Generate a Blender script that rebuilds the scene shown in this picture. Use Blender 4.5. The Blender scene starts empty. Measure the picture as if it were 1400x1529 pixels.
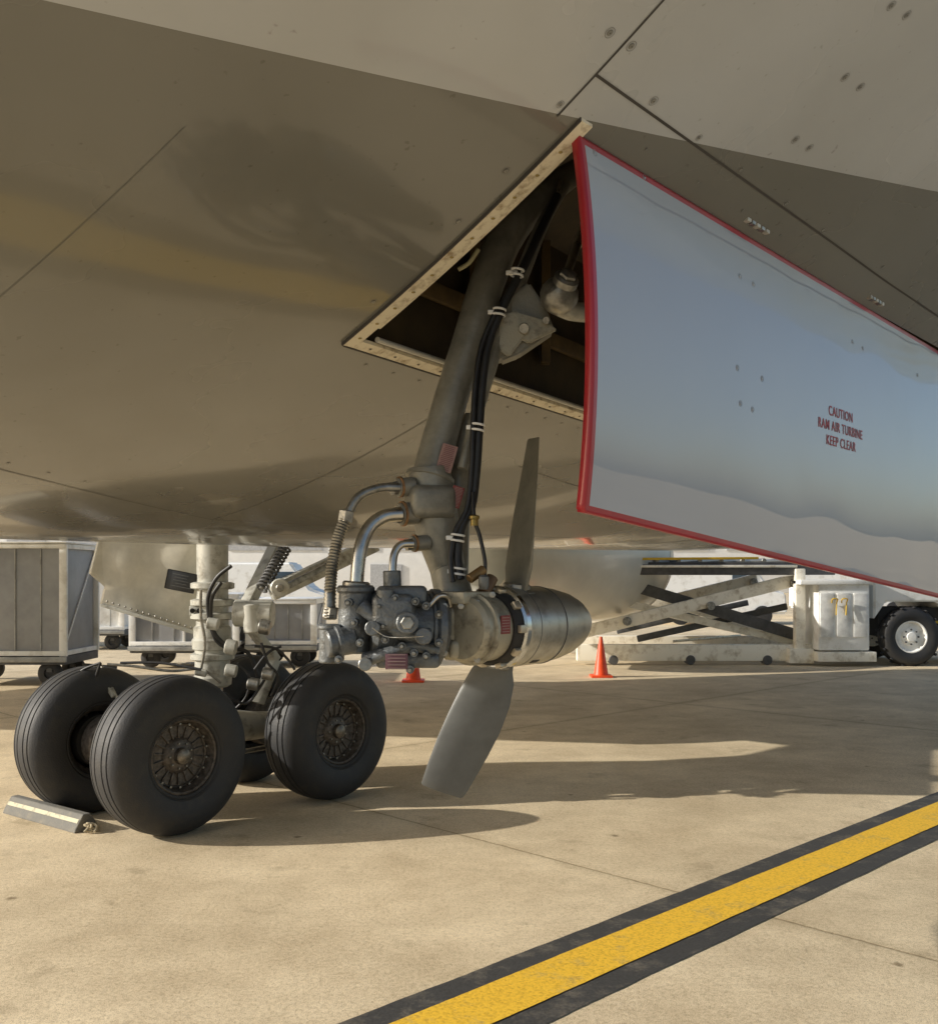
import bpy, bmesh, math, random
from mathutils import Vector, Matrix, noise
random.seed(4)
sc=bpy.context.scene
H=860.0; CH=1.85; F=1500.0
def P(u,v,d): return Vector(((u-700)/F*d, d, CH+(H-v)/F*d))
th=math.radians(40)
A=Vector((math.sin(th),math.cos(th),0)); N=Vector((math.cos(th),-math.sin(th),0)); Z=Vector((0,0,1))
def W(s,t,z): return A*s+N*t+Z*z
SUN=Vector((2.25,.36,-1))
# ---------------- materials
def nodes(m): return m.node_tree.nodes, m.node_tree.links
MC={}
def mat(name,col,rough=.5,metal=0,var=.12,scale=6,bump=0,bscale=60,coat=0,spec=.5,dirt=None):
    if name in MC: return MC[name]
    m=bpy.data.materials.new(name); m.use_nodes=True; n,l=nodes(m); b=n['Principled BSDF']
    b.inputs['Roughness'].default_value=rough; b.inputs['Metallic'].default_value=metal
    b.inputs['Coat Weight'].default_value=coat; b.inputs['Coat Roughness'].default_value=.06
    b.inputs['Specular IOR Level'].default_value=spec
    tc=n.new('ShaderNodeTexCoord')
    nz=n.new('ShaderNodeTexNoise'); nz.inputs['Scale'].default_value=scale; nz.inputs['Detail'].default_value=4; nz.inputs['Roughness'].default_value=.65
    l.new(tc.outputs['Object'],nz.inputs['Vector'])
    r=n.new('ShaderNodeValToRGB'); e=r.color_ramp.elements
    e[0].position=.3; e[1].position=.7
    d=dirt if dirt else tuple(c*(1-2*var) for c in col)
    e[0].color=(*d,1) ; e[1].color=(*[min(1,c*(1+var)) for c in col],1)
    if dirt: e[0].position=.28; e[1].position=.5
    l.new(nz.outputs['Fac'],r.inputs['Fac']); l.new(r.outputs['Color'],b.inputs['Base Color'])
    mr=n.new('ShaderNodeMapRange'); mr.inputs['To Min'].default_value=max(0,rough-.08); mr.inputs['To Max'].default_value=min(1,rough+.1)
    l.new(nz.outputs['Fac'],mr.inputs['Value']); l.new(mr.outputs['Result'],b.inputs['Roughness'])
    if bump:
        n2=n.new('ShaderNodeTexNoise'); n2.inputs['Scale'].default_value=bscale; n2.inputs['Detail'].default_value=2
        l.new(tc.outputs['Object'],n2.inputs['Vector'])
        bp=n.new('ShaderNodeBump'); bp.inputs['Strength'].default_value=bump; bp.inputs['Distance'].default_value=.01
        l.new(n2.outputs['Fac'],bp.inputs['Height']); l.new(bp.outputs['Normal'],b.inputs['Normal'])
    MC[name]=m; return m
olive=mat('strut_paint',(.265,.255,.215),.4,.25,.18,14,.08,200)
castg=mat('pump_casting',(.115,.122,.125),.42,.4,.28,22,.25,120,dirt=(.07,.066,.056))
gearb=mat('gearbox_paint',(.3,.275,.21),.42,.35,.2,18,.1,150,dirt=(.13,.11,.08))
steel=mat('brushed_steel',(.55,.53,.48),.28,1,.15,20)
steeld=mat('worn_steel',(.34,.33,.3),.36,.85,.25,25,.1,150)
barrelm=mat('barrel_metal',(.36,.345,.3),.36,.75,.16,10,.03,200,dirt=(.22,.205,.17))
bladem=mat('blade_paint',(.125,.127,.12),.5,.05,.12,10,.03,120)
rubber=mat('tyre_rubber',(.021,.021,.022),.6,0,.3,9,.25,90,dirt=(.038,.035,.03))
rim=mat('rim_brake_dust',(.13,.112,.095),.5,.5,.35,30,.2,120)
black=mat('black_hose',(.018,.018,.019),.45,0,.2,30)
whitep=mat('white_paint',(.88,.88,.85),.4,0,.04,3,.02,40,dirt=(.66,.64,.58))
cream=mat('cream_paint',(.85,.81,.7),.5,0,.1,5,.05,40,dirt=(.55,.48,.36))
clampm=mat('white_clamp',(.8,.8,.78),.45)
gearp=mat('gear_grey_paint',(.4,.395,.35),.4,.1,.15,9,.06,90,dirt=(.16,.145,.115))
doorin=mat('gear_door_paint',(.56,.53,.44),.4,0,.1,5,.15,7)
flange=mat('opening_flange',(.62,.56,.43),.55,0,.15,30,.1,150,dirt=(.33,.25,.15))
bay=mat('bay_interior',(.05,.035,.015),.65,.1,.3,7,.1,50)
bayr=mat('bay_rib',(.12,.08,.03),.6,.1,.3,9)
dark=mat('dark_gap',(.02,.018,.016),.7)
red=mat('red_paint',(.36,.008,.02),.35,0,.06,5,coat=.3)
redlab=mat('red_label',(.22,.035,.03),.5)
purp=mat('purple_label',(.12,.05,.065),.5)
labw=mat('label_print',(.33,.24,.21),.5)
orange=mat('cone_plastic',(.9,.09,.02),.45,0,.1,6)
yel=mat('yellow_parts',(.7,.45,.03),.5)
tarp=mat('grey_container_side',(.36,.365,.375),.45,.2,.12,1.5,.15,4)
greyp=mat('dark_grey_paint',(.1,.1,.1),.6,0,.2,6)
rope=mat('rope',(.5,.42,.28),.9,0,.2,40,.3,200)
chockm=mat('chock_rubber',(.13,.125,.11),.8,0,.2,12,.4,60,dirt=(.2,.18,.14))
chocky=mat('worn_yellow_stripe',(.45,.42,.3),.8,0,.2,20,dirt=(.16,.15,.12))
buildm=mat('building_cladding',(.78,.77,.74),.6,0,.04,1)
glass=mat('dark_window',(.05,.07,.09),.1)
winp=mat('pale_window',(.5,.5,.5),.4)
tail=mat('nacelle_paint',(.62,.6,.53),.3,0,.05,1.5,coat=.3)
chrome=mat('chrome',(.6,.6,.58),.18,1,.1,20)
# ---------------- helpers
def empty(name,loc):
    e=bpy.data.objects.new(name,None); e.location=loc; e.empty_display_size=.2; sc.collection.objects.link(e); return e
def par(o,p):
    if p is not None:
        o.parent=p; o.matrix_parent_inverse=Matrix.Translation(-Vector(p.location))
def mk(name,vs,fs,m,p,smooth=True,angle=None):
    me=bpy.data.meshes.new(name); me.from_pydata([tuple(v) for v in vs],[],fs); me.update()
    bm=bmesh.new(); bm.from_mesh(me); bmesh.ops.recalc_face_normals(bm,faces=bm.faces); bm.to_mesh(me); bm.free()
    for q in me.polygons: q.use_smooth=smooth
    if isinstance(m,(list,tuple)):
        for x in m: me.materials.append(x)
    else: me.materials.append(m)
    o=bpy.data.objects.new(name,me); sc.collection.objects.link(o); par(o,p)
    if angle: 
        try: me.set_sharp_from_angle(angle=math.radians(angle))
        except Exception: pass
    return o
def basis(ax):
    ax=Vector(ax).normalized(); r=Vector((0,0,1)) if abs(ax.z)<.9 else Vector((1,0,0))
    x=ax.cross(r).normalized(); y=ax.cross(x).normalized(); return x,y,ax
def lathe(name,prof,o,ax,m,p,seg=48,ang=35):
    x,y,a=basis(ax); vs=[];fs=[]
    for r,h in prof:
        for i in range(seg):
            q=2*math.pi*i/seg; vs.append(o+a*h+x*(max(r,1e-4)*math.cos(q))+y*(max(r,1e-4)*math.sin(q)))
    for j in range(len(prof)-1):
        for i in range(seg):
            k=(i+1)%seg; fs.append((j*seg+i,j*seg+k,(j+1)*seg+k,(j+1)*seg+i))
    if prof[0][0]>.001: fs.append(tuple(range(seg)))
    if prof[-1][0]>.001: fs.append(tuple((len(prof)-1)*seg+i for i in range(seg)))
    return mk(name,vs,fs,m,p,True,ang)
def lathe_open(name,prof,o,ax,m,p,seg=64,ang=40):
    x,y,a=basis(ax); vs=[];fs=[]
    for r,h in prof:
        for i in range(seg):
            q=2*math.pi*i/seg; vs.append(o+a*h+x*(r*math.cos(q))+y*(r*math.sin(q)))
    L=len(prof)
    for j in range(L):
        j2=(j+1)%L
        for i in range(seg):
            k=(i+1)%seg; fs.append((j*seg+i,j*seg+k,j2*seg+k,j2*seg+i))
    return mk(name,vs,fs,m,p,True,ang)
def cat(pts,res):
    n=len(pts); out=[]
    for i in range(n-1):
        p0=pts[max(0,i-1)];p1=pts[i];p2=pts[i+1];p3=pts[min(n-1,i+2)]
        for k in range(res):
            t=k/res
            out.append(.5*((2*p1)+(p2-p0)*t+(2*p0-5*p1+4*p2-p3)*t*t+(3*p1-p0-3*p2+p3)*t**3))
    out.append(pts[-1]); return out
def tube(name,pts,r,m,p,seg=14,res=7,smoothpath=True,ripple=0):
    pts=[Vector(q) for q in pts]
    rr=r if isinstance(r,(list,tuple)) else [r]*len(pts)
    if smoothpath and len(pts)>2:
        path=cat(pts,res); R=[]
        for i in range(len(pts)-1):
            for k in range(res): R.append(rr[i]+(rr[i+1]-rr[i])*k/res)
        R.append(rr[-1])
    else: path=pts; R=list(rr)
    if ripple: R=[q*(1+ripple*(i%2)) for i,q in enumerate(R)]
    vs=[];fs=[];pre=None
    for i,c in enumerate(path):
        tg=(path[min(i+1,len(path)-1)]-path[max(0,i-1)]).normalized()
        if pre is None: x,y,_=basis(tg)
        else:
            x=(pre-tg*pre.dot(tg)).normalized(); y=tg.cross(x)
        pre=x
        for k in range(seg):
            q=2*math.pi*k/seg; vs.append(c+x*R[i]*math.cos(q)+y*R[i]*math.sin(q))
    for i in range(len(path)-1):
        for k in range(seg):
            k2=(k+1)%seg; fs.append((i*seg+k,i*seg+k2,(i+1)*seg+k2,(i+1)*seg+k))
    fs.append(tuple(range(seg))); fs.append(tuple((len(path)-1)*seg+k for k in range(seg)))
    return mk(name,vs,fs,m,p,True,60)
def box(name,c,size,m,p,ax=None,bev=.0,seg=2):
    bm=bmesh.new(); bmesh.ops.create_cube(bm,size=1)
    for v in bm.verts: v.co=Vector((v.co.x*size[0],v.co.y*size[1],v.co.z*size[2]))
    if bev: bmesh.ops.bevel(bm,geom=list(bm.edges),offset=bev,segments=seg,affect='EDGES',profile=.6)
    X,Y,Zz=ax if ax else (Vector((1,0,0)),Vector((0,1,0)),Vector((0,0,1)))
    for v in bm.verts: v.co=Vector(c)+X*v.co.x+Y*v.co.y+Zz*v.co.z
    bmesh.ops.recalc_face_normals(bm,faces=bm.faces)
    me=bpy.data.meshes.new(name); bm.to_mesh(me); bm.free(); me.materials.append(m)
    o=bpy.data.objects.new(name,me); sc.collection.objects.link(o); par(o,p)
    if bev:
        for q in me.polygons: q.use_smooth=True
        try: me.set_sharp_from_angle(angle=math.radians(40))
        except Exception: pass
    return o
def beam(name,p0,p1,w,h,m,p,bev=.004):
    p0=Vector(p0);p1=Vector(p1); a=(p1-p0); L=a.length; a.normalize()
    up=Vector((0,0,1)) if abs(a.z)<.95 else Vector((0,1,0))
    y=up.cross(a).normalized(); z=a.cross(y)
    return box(name,(p0+p1)/2,(L,w,h),m,p,(a,y,z),bev)
def cyl(name,p0,p1,r,m,p,seg=28,ch=.12):
    p0=Vector(p0);p1=Vector(p1); L=(p1-p0).length; c=min(r*ch,L*.3)
    return lathe(name,[(r-c,0),(r,c),(r,L-c),(r-c,L)],p0,(p1-p0),m,p,seg)
def join(objs,name):
    bm=bmesh.new(); mats=[]
    for o in objs:
        me=o.data; off=[]
        for mm in me.materials:
            if mm not in mats: mats.append(mm)
            off.append(mats.index(mm))
        b0=len(bm.faces); bm.from_mesh(me); bm.faces.ensure_lookup_table()
        for f in bm.faces[b0:]: f.material_index=off[f.material_index]
    me=bpy.data.meshes.new(name); bm.to_mesh(me); bm.free()
    for mm in mats: me.materials.append(mm)
    p=objs[0].parent; o2=bpy.data.objects.new(name,me); sc.collection.objects.link(o2); par(o2,p)
    for o in objs: bpy.data.objects.remove(o,do_unlink=True)
    return o2
# ---------------- ground
def ground_material():
    m=bpy.data.materials.new('concrete_apron'); m.use_nodes=True; n,l=nodes(m); b=n['Principled BSDF']
    geo=n.new('ShaderNodeNewGeometry')
    def noi(s,d=6,r=.6):
        q=n.new('ShaderNodeTexNoise'); q.inputs['Scale'].default_value=s; q.inputs['Detail'].default_value=d; q.inputs['Roughness'].default_value=r
        l.new(geo.outputs['Position'],q.inputs['Vector']); return q.outputs['Fac']
    def ramp(src,a,ca,b_,cb):
        r=n.new('ShaderNodeValToRGB'); e=r.color_ramp.elements; e[0].position=a;e[0].color=(*ca,1);e[1].position=b_;e[1].color=(*cb,1); l.new(src,r.inputs['Fac']); return r.outputs['Color']
    def mul(c1,c2,f=1):
        x=n.new('ShaderNodeMix'); x.data_type='RGBA'; x.blend_type='MULTIPLY'; x.inputs[0].default_value=f
        l.new(c1,x.inputs[6]); l.new(c2,x.inputs[7]); return x.outputs[2]
    base=ramp(noi(.9,7,.76),.34,(.66,.53,.345),.62,(.90,.75,.515))
    fine=ramp(noi(38,5,.85),.36,(.55,.53,.49),.54,(1.0,1.0,1.0))
    spk=ramp(noi(190,1,.6),.36,(.34,.31,.27),.45,(1,1,1))
    big=ramp(noi(.3,4,.7),.36,(.80,.79,.77),.58,(1,1,1))
    c=mul(mul(mul(base,fine,.62),spk,.6),big)
    st=ramp(noi(2.3,4,.6),.28,(.5,.48,.44),.40,(1,1,1)); c=mul(c,st,.5)
    vo=n.new('ShaderNodeTexVoronoi'); vo.inputs['Scale'].default_value=1.3; l.new(geo.outputs['Position'],vo.inputs['Vector'])
    ad=n.new('ShaderNodeMath'); ad.operation='MULTIPLY_ADD'; l.new(noi(13,4),ad.inputs[0]); ad.inputs[1].default_value=.14; l.new(vo.outputs['Distance'],ad.inputs[2])
    sp=ramp(ad.outputs[0],.085,(.33,.3,.25),.115,(1,1,1)); c=mul(c,sp,.8)
    def dotp(v):
        d=n.new('ShaderNodeVectorMath'); d.operation='DOT_PRODUCT'; l.new(geo.outputs['Position'],d.inputs[0]); d.inputs[1].default_value=v; return d.outputs['Value']
    def mth(op,a,b_=None):
        q=n.new('ShaderNodeMath'); q.operation=op
        for i,x in enumerate((a,b_)):
            if x is None: continue
            if isinstance(x,(int,float)): q.inputs[i].default_value=x
            else: l.new(x,q.inputs[i])
        return q.outputs[0]
    wob=mth('MULTIPLY',mth('SUBTRACT',noi(7,3),.5),.03)
    def joint(v,off,per):
        x=mth('ADD',mth('DIVIDE',mth('SUBTRACT',mth('ADD',dotp(v),wob),off),per),100.5)
        f=mth('ABSOLUTE',mth('SUBTRACT',mth('FRACT',x),.5)); return mth('MULTIPLY',f,per)
    j=mth('MINIMUM',joint((.7145,.6997,0),4.98,7.4),joint((.6997,-.7145,0),-8.3,5.27))
    jc=ramp(j,.003,(.4,.37,.3),.014,(1,1,1)); c=mul(c,jc,.75)
    jd=ramp(j,.0,(.86,.85,.83),.12,(1,1,1)); c=mul(c,jd,.8)
    l.new(c,b.inputs['Base Color']); b.inputs['Roughness'].default_value=.85; b.inputs['Specular IOR Level'].default_value=.25
    bp=n.new('ShaderNodeBump'); bp.inputs['Strength'].default_value=.35; bp.inputs['Distance'].default_value=.01
    l.new(mth('ADD',fine,mth('MULTIPLY',mth('MINIMUM',j,.02),30)),bp.inputs['Height']); l.new(bp.outputs['Normal'],b.inputs['Normal'])
    return m
mk('ground',[(-900,-300,0),(900,-300,0),(900,1500,0),(-900,1500,0)],[(0,1,2,3)],ground_material(),None,False)
def worn(name,col,under,thr,wid=.06):
    m=bpy.data.materials.new(name); m.use_nodes=True; n,l=nodes(m); b=n['Principled BSDF']; geo=n.new('ShaderNodeNewGeometry')
    a=n.new('ShaderNodeTexNoise'); a.inputs['Scale'].default_value=3.5; a.inputs['Detail'].default_value=8; a.inputs['Roughness'].default_value=.8
    l.new(geo.outputs['Position'],a.inputs['Vector'])
    r=n.new('ShaderNodeValToRGB'); e=r.color_ramp.elements; e[0].position=thr;e[0].color=(*under,1);e[1].position=thr+wid;e[1].color=(*col,1)
    l.new(a.outputs['Fac'],r.inputs['Fac'])
    a2=n.new('ShaderNodeTexNoise'); a2.inputs['Scale'].default_value=70; a2.inputs['Detail'].default_value=3; l.new(geo.outputs['Position'],a2.inputs['Vector'])
    r2=n.new('ShaderNodeValToRGB'); e=r2.color_ramp.elements; e[0].position=.3;e[0].color=(.7,.68,.64,1);e[1].position=.55;e[1].color=(1,1,1,1); l.new(a2.outputs['Fac'],r2.inputs['Fac'])
    x=n.new('ShaderNodeMix'); x.data_type='RGBA'; x.blend_type='MULTIPLY'; x.inputs[0].default_value=1; l.new(r.outputs['Color'],x.inputs[6]); l.new(r2.outputs['Color'],x.inputs[7])
    l.new(x.outputs[2],b.inputs['Base Color']); b.inputs['Roughness'].default_value=.75
    bp=n.new('ShaderNodeBump'); bp.inputs['Strength'].default_value=.2; bp.inputs['Distance'].default_value=.01; l.new(a2.outputs['Fac'],bp.inputs['Height']); l.new(bp.outputs['Normal'],b.inputs['Normal'])
    return m
e1=Vector((.7145,.6997,0)); e2=Vector((.6997,-.7145,0))
def stripe(name,r0,r1,z,m,p,jag=.005):
    vs=[];fs=[];n_=900
    for i in range(n_+1):
        q=-8+40*i/n_
        j0=jag*(noise.noise(Vector((q*3,r0*5,0)))+.5*noise.noise(Vector((q*25,r0*5,0))));j1=jag*(noise.noise(Vector((q*3,r1*5,3)))+.5*noise.noise(Vector((q*25,r1*5,3))))
        vs+= [e1*q+e2*(r0+j0)+Z*z, e1*q+e2*(r1+j1)+Z*z]
    for i in range(n_): fs.append((2*i,2*i+1,2*i+3,2*i+2))
    return mk(name,vs,fs,m,p,False)
tl=empty('taxi_line',e1*5-e2*3.03)
stripe('black_border',-3.335,-2.735,.004,worn('black_line_paint',(.05,.048,.045),(.16,.14,.11),.34,.16),tl,.006)
stripe('yellow_stripe',-3.18,-2.885,.008,worn('yellow_line_paint',(.86,.52,.035),(.55,.38,.10),.34,.12),tl,.004)
# ---------------- airplane belly
TL=lambda s:-1.898-.073*(min(max(s,1.76),5.0)-1.76)
def zb(s,t):
    if t>=-4: z=2.0+.101*(t+4)**2
    else:
        d=-4-t; z=2.0+.101*d*d+.4*max(0,d-.25)**2  # unseen far side steepened so low sun passes under the belly
    if s>3.5: z+=.015*(s-3.5)
    if s>7.2: z+=.02*(s-7.2)**2
    return z
def rise(s,t):  # unseen aft belly swept up to keep its shadow off the foreground
    x=.466*abs(t)-.25-s
    return 0 if x<=0 else 1.1*x*x/(x+.35)
def hit(u,v):
    dx=Vector(((u-700)/F,1,(H-v)/F)); lo,hi=.5,9
    f=lambda d:(CH+dx.z*d)-zb(A.dot(dx)*d,N.dot(dx)*d)
    q=.5
    while q<9 and f(q)<0: q+=.05
    lo,hi=q-.05,q
    for _ in range(30):
        m_=(lo+hi)/2
        if f(m_)<0: lo=m_
        else: hi=m_
    d=lo; return A.dot(dx)*d,N.dot(dx)*d
def fuselage_material():
    m=bpy.data.materials.new('fuselage_two_tone_paint'); m.use_nodes=True; n,l=nodes(m); b=n['Principled BSDF']; geo=n.new('ShaderNodeNewGeometry')
    d=n.new('ShaderNodeVectorMath'); d.operation='DOT_PRODUCT'; l.new(geo.outputs['Position'],d.inputs[0]); k=N-A*.22; d.inputs[1].default_value=k
    g=n.new('ShaderNodeMath'); g.operation='GREATER_THAN'; l.new(d.outputs['Value'],g.inputs[0]); g.inputs[1].default_value=-1.56
    nz=n.new('ShaderNodeTexNoise'); nz.inputs['Scale'].default_value=1.6; nz.inputs['Detail'].default_value=4; l.new(geo.outputs['Position'],nz.inputs['Vector'])
    mx=n.new('ShaderNodeMix'); mx.data_type='RGBA'; l.new(g.outputs[0],mx.inputs[0]); mx.inputs[6].default_value=(.172,.168,.148,1); mx.inputs[7].default_value=(.46,.475,.49,1)
    r=n.new('ShaderNodeValToRGB'); e=r.color_ramp.elements; e[0].position=.3;e[0].color=(.86,.85,.83,1);e[1].position=.65;e[1].color=(1,1,1,1); l.new(nz.outputs['Fac'],r.inputs['Fac'])
    m2=n.new('ShaderNodeMix'); m2.data_type='RGBA'; m2.blend_type='MULTIPLY'; m2.inputs[0].default_value=1; l.new(mx.outputs[2],m2.inputs[6]); l.new(r.outputs['Color'],m2.inputs[7])
    n5=n.new('ShaderNodeTexNoise'); n5.inputs['Scale'].default_value=45; n5.inputs['Detail'].default_value=2; l.new(geo.outputs['Position'],n5.inputs['Vector'])
    r5=n.new('ShaderNodeValToRGB'); e=r5.color_ramp.elements; e[0].position=.24;e[0].color=(.7,.68,.64,1);e[1].position=.30;e[1].color=(1,1,1,1); l.new(n5.outputs['Fac'],r5.inputs['Fac'])
    m4=n.new('ShaderNodeMix'); m4.data_type='RGBA'; m4.blend_type='MULTIPLY'; m4.inputs[0].default_value=.8; l.new(m2.outputs[2],m4.inputs[6]); l.new(r5.outputs['Color'],m4.inputs[7])
    l.new(m4.outputs[2],b.inputs['Base Color'])
    mr=n.new('ShaderNodeMapRange'); mr.inputs['To Min'].default_value=.2; mr.inputs['To Max'].default_value=.34; l.new(nz.outputs['Fac'],mr.inputs['Value']); l.new(mr.outputs['Result'],b.inputs['Roughness'])
    b.inputs['Coat Weight'].default_value=.6; b.inputs['Coat Roughness'].default_value=.07
    n3=n.new('ShaderNodeTexNoise'); n3.inputs['Scale'].default_value=1.3; n3.inputs['Detail'].default_value=1; l.new(geo.outputs['Position'],n3.inputs['Vector'])
    bp=n.new('ShaderNodeBump'); bp.inputs['Strength'].default_value=.35; bp.inputs['Distance'].default_value=.05; l.new(n3.outputs['Fac'],bp.inputs['Height']); l.new(bp.outputs['Normal'],b.inputs['Normal']); l.new(bp.outputs['Normal'],b.inputs['Coat Normal'])
    return m
fusem=fuselage_material()
plane=empty('airplane',W(4,-4,4))
ss=[-1.6+.1*i for i in range(0,33)]; ss=[s for s in ss if s<1.7]+[1.76]+[1.86+.1*i for i in range(0,31)]+[5.0]+[5.2+.25*i for i in range(0,45)]
tl_=[-6.6,-6.3,-6.0,-5.7,-5.4,-5.1,-4.9,-4.7,-4.5,-4.4,-4.3,-4.2,-4.1]+[-4+.1*i for i in range(0,21)]+[-1.898]+[-1.8+.075*i for i in range(0,8)]+[-1.2]+[-1.12+.08*i for i in range(0,11)]
upper=[(-.1,3.75),(.15,4.6),(0,5.8),(-.8,7.1),(-2.2,7.9),(-3.7,8.2),(-5.2,7.9),(-6.8,7.0),(-7.7,5.9),(-7.8,5.0)]
def hat(t):
    if -4<t<=-1.898: return (t+4)/(4-1.898)
    if -1.898<t<-1.2: return (-1.2-t)/(1.898-1.2)
    return 0
vs=[];fs=[]
nt=len(tl_)+len(upper)
for s in ss:
    for t in tl_:
        t2=t+(TL(s)+1.898)*hat(t); z=zb(s,t2); z+=rise(s,t2)*(8.2-z)/6.2; vs.append(W(s,t2,z))
    for t,z in upper: z2=z+rise(s,t)*max(0,(8.2-z))/6.2; vs.append(W(s,t,z2))
iL=tl_.index(-1.898); iU=tl_.index(-1.2)
for i in range(len(ss)-1):
    for j in range(nt):
        k=(j+1)%nt
        if ss[i]>=1.759 and ss[i+1]<=5.001 and iL<=j<iU: continue
        fs.append((i*nt+j,i*nt+k,(i+1)*nt+k,(i+1)*nt+j))
fs.append(tuple(range(nt))); fs.append(tuple((len(ss)-1)*nt+j for j in range(nt)))
mk('belly_fairing',vs,fs,fusem,plane,True,40)
def ribbon(name,pts,w,off,m,n_=40,p=plane):
    out=[]
    for i in range(len(pts)-1):
        for k in range(n_): 
            f=k/n_; out.append((pts[i][0]*(1-f)+pts[i+1][0]*f,pts[i][1]*(1-f)+pts[i+1][1]*f))
    out.append(pts[-1]); vs=[];fs=[]
    for i,(s,t) in enumerate(out):
        a=out[max(0,i-1)];b=out[min(len(out)-1,i+1)]; dx,dy=b[0]-a[0],b[1]-a[1]; L=math.hypot(dx,dy) or 1; px,py=-dy/L,dx/L
        for q in (-.5,.5):
            s2,t2=s+px*w*q,t+py*w*q; vs.append(W(s2,t2,zb(s2,t2)-off))
    for i in range(len(out)-1): fs.append((2*i,2*i+1,2*i+3,2*i+2))
    return mk(name,vs,fs,m,p,True)
seam=mat('panel_seam',(.06,.054,.048),.7)
seaml=mat('panel_seam_faint',(.11,.105,.09),.6)
seamf=mat('panel_seam_very_faint',(.14,.136,.122),.5)
seamd=mat('seam_edge',(.5,.48,.42),.4)
ribbon('seam_ring',[(1.70,-1.19),(1.69,-.35)],.0055,.0015,seam)
ribbon('seam_long_upper',[(1.70,-1.095),(3,-1.10),(6,-1.12)],.0055,.0015,seam)
ribbon('seam_ring_lower',[(2.36,-2.02),(2.30,-3.2)],.0035,.0015,seaml)
ribbon('seam_long_lower',[(1.15,-2.73),(2.30,-3.2),(5,-3.3)],.0035,.0015,seaml)
ribbon('seam_ring_aft',[(.93,-2.0),(1.02,-1.5)],.0015,.0015,seamf)
ribbon('seam_long_mid',[(3.1,-2.35),(6,-2.9)],.003,.0015,seaml)
fm=mat('fastener_ring',(.22,.215,.2),.5); fm2=mat('fastener_head',(.34,.335,.31),.35,.4); fm3=mat('fastener_dark',(.12,.115,.1),.5)
fv=[];ff=[];fi=[]
def fastener(s,t,r):
    z=zb(s,t); c=W(s,t,z); e=.02
    ns=(W(s+e,t,zb(s+e,t))-W(s-e,t,zb(s-e,t))).normalized(); nn=(W(s,t+e,zb(s,t+e))-W(s,t-e,zb(s,t-e))).normalized(); no=ns.cross(nn); 
    if no.z>0: no=-no
    def ring(r0,r1,o0,o1,mi,seg=20):
        b=len(fv)
        for rr,oo in ((r0,o0),(r1,o1)):
            for i in range(seg):
                q=2*math.pi*i/seg; fv.append(c+no*oo+ns*rr*math.cos(q)+nn*rr*math.sin(q))
        for i in range(seg):
            k=(i+1)%seg; ff.append((b+i,b+k,b+seg+k,b+seg+i)); fi.append(mi)
    ring(r,r*.9,.0012,.0014,0); ring(r*.5,.0002,.002,.0022,1); ring(r*.56,r*.49,.0014,.0016,2); ring(r*.16,.0002,.003,.003,2,8)
big=[(910,48),(942,68),(975,150),(1330,8),(1353,22),(1261,115),(1284,129),(1187,208),(1208,220)]
for u,v in big: fastener(*hit(u,v),.0115)
for u,v in [(1043,205),(1105,253),(1173,303),(1228,343),(1318,398),(1360,428),(836,155),(755,254),(684,330),(557,450)]: fastener(*hit(u,v),.009)
for i in range(11): fastener(1.9+.115*i+.0,TL(1.9+.115*i)-.05,.0065)
for i in range(12): fastener(2.30,-2.1-.1*i,.005); 
for i in range(12): fastener(2.41,-2.1-.1*i,.005)
for i in range(7): fastener(1.3+.14*i,-2.74-.05*i,.007)
for i in range(14): fastener(2.0+.25*i,-1.155,.0055)
o=mk('belly_fasteners',fv,ff,[fm,fm2,fm3],plane,False)
for k,pg in enumerate(o.data.polygons): pg.material_index=fi[k]
def loop_pts():
    L=[]
    for k in range(12): f=k/12; t=TL(1.76)+( -1.2-TL(1.76))*f; L.append((1.76,t))
    for k in range(14): L.append((1.76+3.24*k/14,-1.2))
    for k in range(12): f=k/12; L.append((5.0,-1.2+(TL(5)+1.2)*f))
    for k in range(14): s=5.0-3.24*k/14; L.append((s,TL(s)))
    return L
lp=loop_pts(); n_=len(lp); vs=[];fs=[]
for s,t in lp: vs.append(W(s,t,zb(s,t)))
for s,t in lp: vs.append(W(s,t,zb(s,t)+.55))
for i in range(n_): k=(i+1)%n_; fs.append((i,k,n_+k,n_+i))
fs.append(tuple(n_+i for i in range(n_)))
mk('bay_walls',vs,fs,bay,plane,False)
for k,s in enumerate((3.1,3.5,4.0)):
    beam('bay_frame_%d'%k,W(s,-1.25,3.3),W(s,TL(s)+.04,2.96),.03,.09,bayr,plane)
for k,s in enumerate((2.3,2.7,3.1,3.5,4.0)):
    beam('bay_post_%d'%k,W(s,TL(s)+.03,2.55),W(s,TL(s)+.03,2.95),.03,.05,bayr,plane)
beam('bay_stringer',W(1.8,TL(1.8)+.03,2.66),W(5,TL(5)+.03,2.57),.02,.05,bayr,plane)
def strip3(name,pts,w,h,m,side):
    vs=[];fs=[]
    for s,t in pts:
        s2,t2=s+side[0]*w,t+side[1]*w
        for (a,b,o_) in ((s,t,.0),(s,t,h),(s2,t2,h),(s2,t2,.0)):
            vs.append(W(a,b,zb(a,b)-o_+ (0 if o_ else .004)))
    for i in range(len(pts)-1):
        for k in range(4):
            k2=(k+1)%4; fs.append((4*i+k,4*i+k2,4*i+4+k2,4*i+4+k))
    fs.append((0,1,2,3)); b=4*(len(pts)-1); fs.append((b,b+1,b+2,b+3))
    return mk(name,vs,fs,m,plane,False)
ring=[(1.76,-1.17+(TL(1.76)+1.17)*k/30) for k in range(31)]
strip3('flange_ring',ring,.042,.006,flange,(1,0))
strip3('flange_ring_edge',[(s-.004,t) for s,t in ring],.004,.008,seam,(1,0))
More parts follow.
